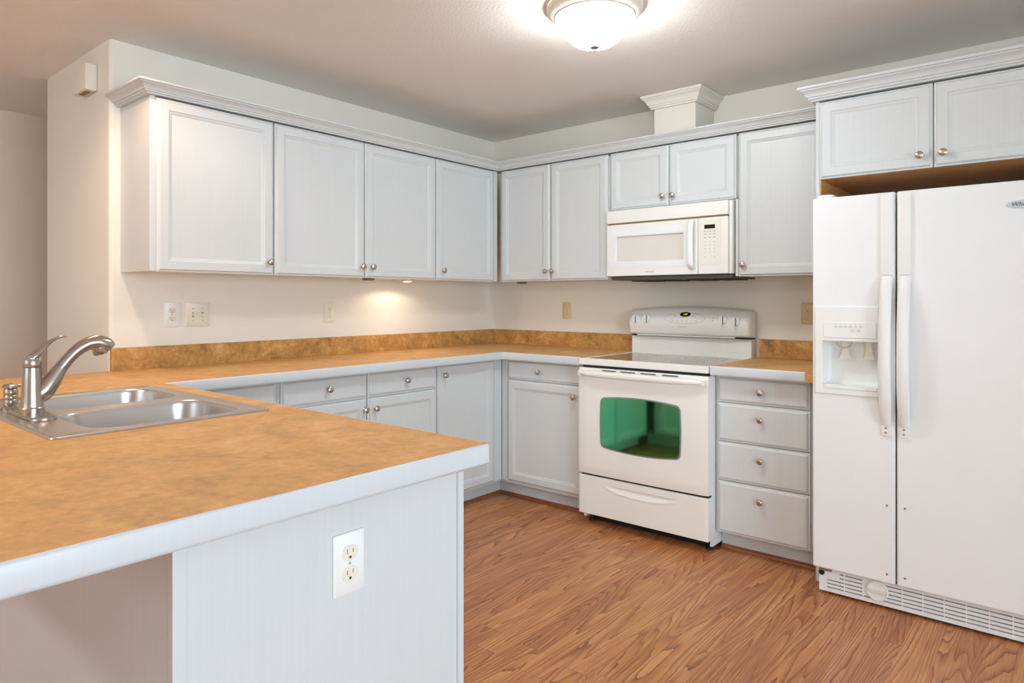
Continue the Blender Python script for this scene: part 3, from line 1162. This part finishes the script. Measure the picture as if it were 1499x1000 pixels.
for z in (1.128, 1.116):
    obj('burner_symbol', surf_plate(oval(1.744, z, .006, .004, 4), -.0005, .0012), 'almond_plastic', cpn, 0)
text_mesh('maker_logo', 'MAYTAG', .013, TB, 1.562, .001, 1.075, 'faint_mark', cpn, .0003)

# ------------------------------------------------------------------ microwave
MX0, MX1, MF = 1.2085, 1.955, .372
t = thing('microwave', 'cream over-the-range microwave mounted above the range', 'microwave', ((MX0 + MX1) / 2, -.18, 1.345))
obj('body', box(nb(), MX0, MX1, .002, .3145, 1.3665, 1.7555, RIGHT, .002, 1), 'appliance_cream', t, 0)
o = obj('vent_strip', box(nb(), MX0, MX1 - .018, .315, MF, 1.6745, 1.748, RIGHT, .006, 3), 'appliance_cream', t, 40)
obj('vent_gap', box(nb(), MX0 + .006, MX1 - .03, .315, MF - .012, 1.6655, 1.6742, RIGHT), 'slot_tan', t, 0)
md = obj('door', grid_prism(nb(), [MX0, MX0 + .062, 1.688, 1.7715], [1.3685, 1.450, 1.594, 1.6650],
                            lambda a, b: not (MX0 + .062 < a < 1.688 and 1.450 < b < 1.594), .315, MF, lambda u, z, d: RIGHT(u, d, z)), 'appliance_cream', t, 40)
bv = md.modifiers.new('bevel', 'BEVEL')
bv.width, bv.segments, bv.limit_method = .004, 3, 'ANGLE'
obj('window', box(nb(), MX0 + .060, 1.690, .340, MF - .012, 1.448, 1.596, RIGHT), 'mesh_window', md, 0)
bm = nb()
fo, fi = rrect(1.228, 1.735, 1.412, 1.640, .008, 4), rrect(1.234, 1.729, 1.418, 1.634, .006, 4)
ring_stack(bm, [[RIGHT(u, MF + .0003, z) for u, z in fo], [RIGHT(u, MF + .0016, z) for u, z in fi]], False, False)
fo2 = rrect(1.263, 1.696, 1.444, 1.600, .006, 4)
ring_stack(bm, [[RIGHT(u, MF + .0016, z) for u, z in fi], [RIGHT(u, MF + .0016, z) for u, z in fo2]], False, False)
obj('glass_frame', bm, 'appliance_white', md, 30)
ctr = spline([(MF - .002, 1.655), (MF + .020, 1.645), (MF + .030, 1.615), (MF + .034, 1.53), (MF + .030, 1.445), (MF + .020, 1.412), (MF - .002, 1.402)], 5)
obj('handle', tube(nb(), [RIGHT(1.742, d, z) for d, z in ctr], [(.017, .009)] * len(ctr), 16), 'white_plastic', md, 50)
text_mesh('maker_logo', 'FRIGIDAIRE', .011, RIGHT, 1.487, MF + .0006, 1.389, 'grey_mark', md, .0004)
mp_ = obj('control_panel', box(nb(), 1.7745, MX1 - .018, .315, MF, 1.3685, 1.6650, RIGHT, .005, 3), 'appliance_cream', t, 40)
obj('keypad_panel', box(nb(), 1.782, 1.900, MF - .002, MF + .0012, 1.418, 1.652, RIGHT, .0005, 1), 'keypad_cream', mp_, 0)
obj('display', box(nb(), 1.810, 1.868, MF, MF + .0022, 1.606, 1.627, RIGHT), 'display_black', mp_, 0)
for r, z in enumerate((1.592, 1.578, 1.560, 1.536, 1.518, 1.501, 1.483, 1.457)):
    for c in range(3):
        if r == 7 and c == 1:
            continue
        u = 1.814 + c * .0255
        wd = .007 if r < 3 else .0022
        obj('key', box(nb(), u - wd, u + wd, MF, MF + .0018, z - .0018, z + .0018, RIGHT), 'grey_mark', mp_, 0)
obj('side_trim', box(nb(), MX1 - .0175, MX1, .315, MF - .014, 1.3685, 1.748, RIGHT, .004, 2), 'appliance_cream', t, 40)
ug = obj('grease_vent', box(nb(), MX0 + .02, MX1 - .004, .02, MF - .02, 1.346, 1.3662, RIGHT, .004, 1), 'vent_grey', t, 0)
for a in (1.30, 1.46, 1.64, 1.80):
    obj('filter', box(nb(), a, a + .12, .05, .24, 1.3405, 1.3458, RIGHT), 'slot_dark', ug, 0)

# ------------------------------------------------------------------ refrigerator
FX0, FX1 = 2.462, 3.300
t = thing('refrigerator', 'white side-by-side refrigerator with water and ice dispenser', 'refrigerator', (2.88, -.4, 0))
FD0, FD1 = .690, .768
obj('body', box(nb(), FX0 + .004, FX1 - .004, .04, .682, .012, 1.640, RIGHT, .004, 1), 'appliance_white', t, 0)
obj('gasket', box(nb(), FX0 + .012, FX1 - .012, .682, .690, .12, 1.640, RIGHT), 'slot_tan', t, 0)
SPL = 2.7705
# dispenser opening in the freezer door
OX0, OX1, OZ0, OZ1 = 2.500, 2.712, .876, 1.066
fz = obj('freezer_door', grid_prism(nb(), [FX0, OX0, OX1, SPL - .003], [.118, OZ0, OZ1, 1.655], lambda a, b: not (OX0 < a < OX1 and OZ0 < b < OZ1), FD0, FD1,
                                    lambda u, z, d: RIGHT(u, d, z)), 'appliance_white', t, 40)
fg = obj('fridge_door', box(nb(), SPL + .003, FX1, FD0, FD1, .118, 1.655, RIGHT), 'appliance_white', t, 40)
for o in (fz, fg):
    bv = o.modifiers.new('bevel', 'BEVEL')
    bv.width, bv.segments, bv.limit_method = .007, 3, 'ANGLE'
# dispenser
dz = obj('dispenser', grid_prism(nb(), [2.474, OX0 + .004, OX1 - .004, 2.7125], [.846, OZ0 + .004, OZ1 - .002, 1.205],
                                 lambda a, b: not (OX0 + .004 < a < OX1 - .004 and OZ0 + .004 < b < OZ1 - .002), FD1 - .006, FD1 + .006,
                                 lambda u, z, d: RIGHT(u, d, z)), 'white_plastic', fz, 40)
bv = dz.modifiers.new('bevel', 'BEVEL')
bv.width, bv.segments, bv.limit_method = .004, 2, 'ANGLE'
bm = ring_stack(nb(), [[RIGHT(a, d, z) for a, z in rrect(OX0 + k, OX1 - k, OZ0 + k, OZ1 - k, .012, 4)] for k, d in ((.002, FD1 - .004), (.008, FD1 - .060), (.02, FD1 - .070))], False, True)
obj('recess', bm, 'white_plastic', dz, 40)
obj('button_panel', box(nb(), 2.508, 2.704, FD1 + .006, FD1 + .0085, 1.078, 1.142, RIGHT, .001, 1), 'appliance_white', dz, 0)
for i in range(6):
    obj('button', box(nb(), 2.548 + i * .019, 2.560 + i * .019, FD1 + .0085, FD1 + .0100, 1.120, 1.128, RIGHT, .0005, 1), 'frame_bevel', dz, 0)
    obj('button_mark', box(nb(), 2.5525 + i * .019, 2.5555 + i * .019, FD1 + .0100, FD1 + .0104, 1.131, 1.134, RIGHT), 'grey_mark', dz, 0)
for u in (2.618, 2.640):
    obj('button', plate(nb(), oval(u, 1.108, .007, .007, 16), FD1 + .0085, FD1 + .0102, RIGHT), 'frame_bevel', dz, 0)
for u, wd in ((2.580, .020), (2.668, .019)):
    bm = nb()
    rings = []
    for z, d, hw in ((1.066, FD1 - .022, .010), (1.040, FD1 - .034, .010), (1.015, FD1 - .040, .014), (1.000, FD1 - .036, wd), (.991, FD1 - .034, wd)):
        rings.append([RIGHT(u - hw, d, z), RIGHT(u + hw, d, z), RIGHT(u + hw, d - .006, z), RIGHT(u - hw, d - .006, z)])
    obj('paddle', ring_stack(bm, rings), 'ivory_plastic', dz, 30)
bm = nb()
ar = [(2.580 + .030 * math.cos(a), 1.066 + .030 * math.sin(a)) for a in [math.pi + math.pi * k / 16 for k in range(17)]]
tube(bm, [RIGHT(u, FD1 - .020, z) for u, z in ar], [.0016] * 17, 8, up=(0, 1, 0))
obj('ice_chute', bm, 'grey_mark', dz, 40)
obj('drip_tray', box(nb(), OX0 + .006, OX1 - .006, FD1 - .066, FD1 + .008, .868, .883, RIGHT, .002, 1), 'white_plastic', dz, 0)


# handles
def fridge_handle(parent, u0, u1):
    bm = nb()
    box(bm, u0, u1, FD1 - .001, FD1 + .010, 1.330, 1.648, RIGHT, .004, 2)
    o = obj('handle_cover', bm, 'fridge_handle_white', parent, 40)
    uc = (u0 + u1) / 2
    zs = [1.326, 1.300, 1.24, 1.13, 1.0, .90, .82, .765, .742]
    dd = [.010, .020, .036, .050, .056, .052, .040, .022, .012]
    rings = []
    for z, d in zip(zs, dd):
        hw = .0205 if z > .80 else .0205 - (.80 - z) * .08
        rings.append([RIGHT(uc + a, FD1 + d + b, z) for a, b in
                      ((-hw, -.016), (-hw, -.004), (-hw * .7, .004), (0, .006), (hw * .7, .004), (hw, -.004), (hw, -.016))])
    obj('handle', ring_stack(nb(), rings), 'fridge_handle_white', parent, 50)
    bp = obj('handle_bracket', box(nb(), uc - .017, uc + .012, FD1 - .001, FD1 + .009, .700, .745, RIGHT, .003, 2), 'fridge_handle_white', parent, 40)
    for z in (.713, .731):
        obj('screw', lathe(nb(), [(.0045, .008), (.0045, .0102), (.0, .0112)], 12, axis_mat(RIGHT(uc - .002, FD1, z), (0, -1, 0))), 'nickel', bp)
    for z in (.425, .155):
        obj('screw_hole', lathe(nb(), [(.0042, -.001), (.0042, .0012), (.0, .0014)], 12, axis_mat(RIGHT(uc, FD1, z), (0, -1, 0))), 'slot_tan', parent)


fridge_handle(fz, 2.718, 2.7605)
fridge_handle(fg, 2.7805, 2.8225)
# badge
bd = obj('badge', plate(nb(), oval(3.175, 1.570, .059, .0155, 40), FD1 - .0005, FD1 + .0035, RIGHT, .0015), 'chrome_badge', fg, 40)
text_mesh('badge_lettering', 'Whirlpool', .021, RIGHT, 3.175, FD1 + .0042, 1.570, 'badge_ink', bd, .0004, .25)
# hinge covers
for a, b in ((FX0 + .006, FX0 + .075), (FX1 - .075, FX1 - .006)):
    bm = ring_stack(nb(), [[(x, y, z) for x, y in rrect(a, b, -.745, -.64, .03, 6)] for z in (1.6555, 1.666)] + [[(x, y, 1.671) for x, y in rrect(a + .004, b - .004, -.741, -.644, .027, 6)]])
    obj('hinge_cover', bm, 'fridge_handle_white', t, 40)
# toe grille
SL = []
for z in (.090, .074, .058, .043, .028):
    SL.append((z, z + .0052))
zs = sorted([.012, .110] + [q for a in SL for q in a])
us_ = [FX0 + .016, 2.507]
u = 2.507
while u < FX1 - .05:
    us_ += [u + .066, u + .070]
    u += .070
us_ = sorted(set([round(q, 4) for q in us_ + [2.556, FX1 - .016]]))
us_ = [q for q in us_ if q <= FX1 - .016]


def grille(u, z):
    for i, (a, b) in enumerate(SL):
        if a < z < b:
            lo = 2.556 if i < 2 else 2.507
            if u < lo or u > FX1 - .03:
                return True
            if ((u - 2.507) % .070) > .066:
                return True
            if i < 4 and abs(u - 2.698) < .036:
                return True
            return False
    return True


gr = obj('toe_grille', grid_prism(nb(), us_, zs, grille, .716, .728, lambda a, z, d: RIGHT(a, d, z)), 'appliance_white', t, 0)
obj('grille_backing', box(nb(), FX0 + .02, FX1 - .02, .690, .715, .016, .106, RIGHT), 'black_gap', gr, 0)
dl = obj('filter_dial', lathe(nb(), [(.040, 0), (.040, .007), (.036, .009), (.0345, .006), (.0, .006)], 36, axis_mat(RIGHT(2.698, .728, .066), (0, -1, 0))), 'white_plastic', gr)
obj('dial_grip', box(nb(), 2.667, 2.729, .734, .744, .061, .071, RIGHT, .003, 2), 'ivory_plastic', dl, 0)
obj('hinge_bracket', box(nb(), FX0 + .016, FX0 + .066, .724, .734, .097, .114, RIGHT, .001, 1), 'grey_steel', t, 0)
bm = nb()
lathe(bm, [(.012, 0), (.012, .004), (.009, .005), (.0, .005)], 16, axis_mat(RIGHT(FX0 + .026, .7282, .088), (0, -1, 0)))
obj('roller', bm, 'slot_dark', t)

# ------------------------------------------------------------------ outlets and switches


def outlet_proto(kind):
    """duplex outlet modelled round the origin in the xz plane facing -y"""
    mats = {'white': ('white_plastic', 'ivory_plastic'), 'ivory': ('ivory_plastic', 'ivory_plastic'), 'almond': ('almond_plastic', 'almond_plastic')}[kind]
    r = bpy.data.objects.new('outlet', None)
    r.empty_display_size = .03
    C.objects.link(r)
    p = obj('plate', plate(nb(), rrect(-.035, .035, -.0575, .0575, .003, 3), .0005, .006, RIGHT, .002), mats[0], r, 40)
    for zc in (.0195, -.0195):
        ro = []
        for u, z in rrect(-.0172, .0172, zc - .0145, zc + .0145, .0140, 8):
            ro.append((u, z))
        f = obj('receptacle', plate(nb(), ro, .0055, .0078, RIGHT, .0006), mats[1], p, 40)
        bm = nb()
        box(bm, -.0075, -.0055, .0070, .0081, zc - .0005, zc + .0080, RIGHT)
        box(bm, .0055, .0072, .0070, .0081, zc + .0005, zc + .0075, RIGHT)
        obj('slots', bm, 'slot_tan' if kind != 'white' else 'slot_tan', f, 0)
        obj('ground_hole', lathe(nb(), [(.0026, .0070), (.0026, .00815), (.0, .00815)], 12, axis_mat((0, 0, zc - .0075), (0, -1, 0))), 'slot_dark', f)
    obj('screw', lathe(nb(), [(.0028, .0055), (.0028, .0066), (.0, .0072)], 12, axis_mat((0, 0, 0), (0, -1, 0))), 'grey_mark', p)
    return r


protos = {}


def outlet(kind, loc, rz, label):
    if kind in protos:
        o = copy_tree(protos[kind])
    else:
        o = protos[kind] = outlet_proto(kind)
    o.location = loc
    o.rotation_euler = (0, 0, rz)
    tag(o, label, 'outlet', 'electrical outlets')


H90 = math.pi / 2
outlet('white', (PX - .007, -2.962, .738), H90, 'large white duplex outlet on the end panel of the peninsula')
outlet('white', (.0, -2.320, 1.162), H90, 'white duplex outlet on the left wall beside the double light switch')
outlet('ivory', (.0, -1.438, 1.160), H90, 'ivory duplex outlet on the left wall beside the lit under-cabinet spot')
outlet('almond', (.665, .0, 1.160), 0, 'almond duplex outlet on the back wall between the corner and the range')
outlet('almond', (2.223, .0, 1.160), 0, 'almond duplex outlet on the back wall between the range and the refrigerator')

t = thing('light_switch', 'ivory double toggle light switch on the left wall', 'light switch', (0, -2.198, 1.160))
p = obj('plate', plate(nb(), rrect(-2.256, -2.140, 1.1025, 1.2175, .003, 3), .0005, .006, LEFT, .002), 'ivory_plastic', t, 40)
for u, s in ((-2.221, 1), (-2.175, -1)):
    obj('switch_slot', box(nb(), u - .005, u + .005, .0055, .0064, 1.148, 1.172, LEFT), 'slot_tan', p, 0)
    bm = nb()
    rings = [[LEFT(u - .0042, .0062, 1.160 - .006), LEFT(u + .0042, .0062, 1.160 - .006), LEFT(u + .0042, .0062, 1.160 + .006), LEFT(u - .0042, .0062, 1.160 + .006)],
             [LEFT(u - .0035, .016, 1.160 + s * .007 - .003), LEFT(u + .0035, .016, 1.160 + s * .007 - .003), LEFT(u + .0035, .016, 1.160 + s * .007 + .003), LEFT(u - .0035, .016, 1.160 + s * .007 + .003)]]
    obj('toggle', ring_stack(bm, rings), 'ivory_plastic', p, 0)
    for z in (1.190, 1.130):
        obj('screw', lathe(nb(), [(.003, .0055), (.003, .0066), (.0, .0070)], 12, axis_mat(LEFT(u, 0, z), (1, 0, 0))), 'grey_mark', p)

# door chime on the end of the left wall
t = thing('door_chime', 'small white door chime box high on the end of the left wall', 'door chime', (-.222, -2.591, 2.19))
WE = lambda u, d, z: (u, -2.5905 - d, z)
obj('cover', box(nb(), -.302, -.141, .004, .050, 2.193, 2.312, WE, .004, 2), 'wall_paint', t, 40)
obj('base_plate', box(nb(), -.296, -.147, .0, .004, 2.198, 2.307, WE), 'ivory_plastic', t, 0)
obj('sound_slot', box(nb(), -.27, -.17, .014, .038, 2.1915, 2.1935, WE), 'slot_tan', t, 0)

# ------------------------------------------------------------------ lamps
def flush_light(LX, LY, label, glass='lamp_glass'):
    t = thing('ceiling_light', label, 'ceiling light', (LX, LY, CEIL))
    T0 = Matrix.Translation((LX, LY, 0))
    obj('pan', lathe(nb(), [(.186, 2.3995), (.190, 2.392), (.190, 2.384), (.182, 2.372), (.170, 2.362), (.160, 2.3575), (.158, 2.353), (.152, 2.352), (.150, 2.356), (.148, 2.372), (.120, 2.380)], 64, T0, False), 'lamp_pan', t, 40)
    obj('glass_bowl', lathe(nb(), [(.146, 2.372), (.1475, 2.352), (.1465, 2.345), (.138, 2.330), (.130, 2.316), (.122, 2.296), (.106, 2.274), (.080, 2.256), (.048, 2.246), (.0, 2.243)], 64, T0, False), glass, t, 60)
    obj('finial', lathe(nb(), [(.0, 2.2425), (.016, 2.2422), (.019, 2.238), (.013, 2.233), (.005, 2.230), (.0045, 2.222), (.0, 2.2205)], 24, T0), 'faucet_nickel', t)


flush_light(1.838, -1.470, 'round flush-mount ceiling light with glowing white glass bowl above the kitchen floor')
flush_light(0.70, -5.00, 'added flush-mount fill light, unseen, over the dining area behind the peninsula', 'lamp_glass_fill')  # unseen fixture added to brighten the wall end and hall


def spot(name, loc, power, ang, blend, col, parent, tilt=(0, 0, 0), radius=.02):
    d = bpy.data.lights.new(name, 'SPOT')
    d.energy = power
    d.spot_size = math.radians(ang)
    d.spot_blend = blend
    d.color = col
    d.shadow_soft_size = radius
    o = bpy.data.objects.new(name, d)
    C.objects.link(o)
    o.parent = parent
    o.location = Vector(loc) - parent.location
    o.rotation_euler = tilt
    return o


GP = 'under-cabinet puck lights'
for x, y, lit, lab in ((.190, -1.010, True, 'lit round puck light under the left wall cabinets'),
                       (.250, -1.350, False, 'unlit puck light under the middle of the left wall cabinets'),
                       (.390, -.150, False, 'unlit puck light under the back wall cabinet next to the corner')):
    t = thing('puck_light', lab, 'light', (x, y, UB), GP)
    T0 = Matrix.Translation((x, y, 0))
    obj('housing', lathe(nb(), [(.034, 1.3545), (.034, 1.345), (.031, 1.342), (.027, 1.342), (.027, 1.346), (.0, 1.346)], 28, T0, False), 'white_plastic' if lit else 'puck_off', t, 40)
    obj('lens', lathe(nb(), [(.0265, 1.3455), (.026, 1.3425), (.0, 1.3415)], 24, T0, False), 'puck_glow' if lit else 'puck_off', t, 40)
    if lit:
        spot('bulb', (x, y, 1.338), 2.7, 160, .3, (1.0, .84, .68), t, (0, 0, 0), .012)

# recessed downlight over the sink (just above the picture)
t = thing('downlight', 'recessed round ceiling downlight over the sink', 'light', (0.66, -2.90, CEIL))
T0 = Matrix.Translation((0.66, -2.90, 0))
obj('trim_ring', lathe(nb(), [(.095, 2.3995), (.095, 2.395), (.088, 2.392), (.072, 2.394), (.070, 2.3985)], 40, T0, False), 'white_plastic', t, 40)
obj('lens', lathe(nb(), [(.070, 2.3985), (.0, 2.3983)], 32, T0, False), 'can_glow', t, 40)
spot('bulb', (0.66, -2.90, 2.385), 36, 150, .5, (1.0, .74, .54), t, (0, 0, 0), .06)
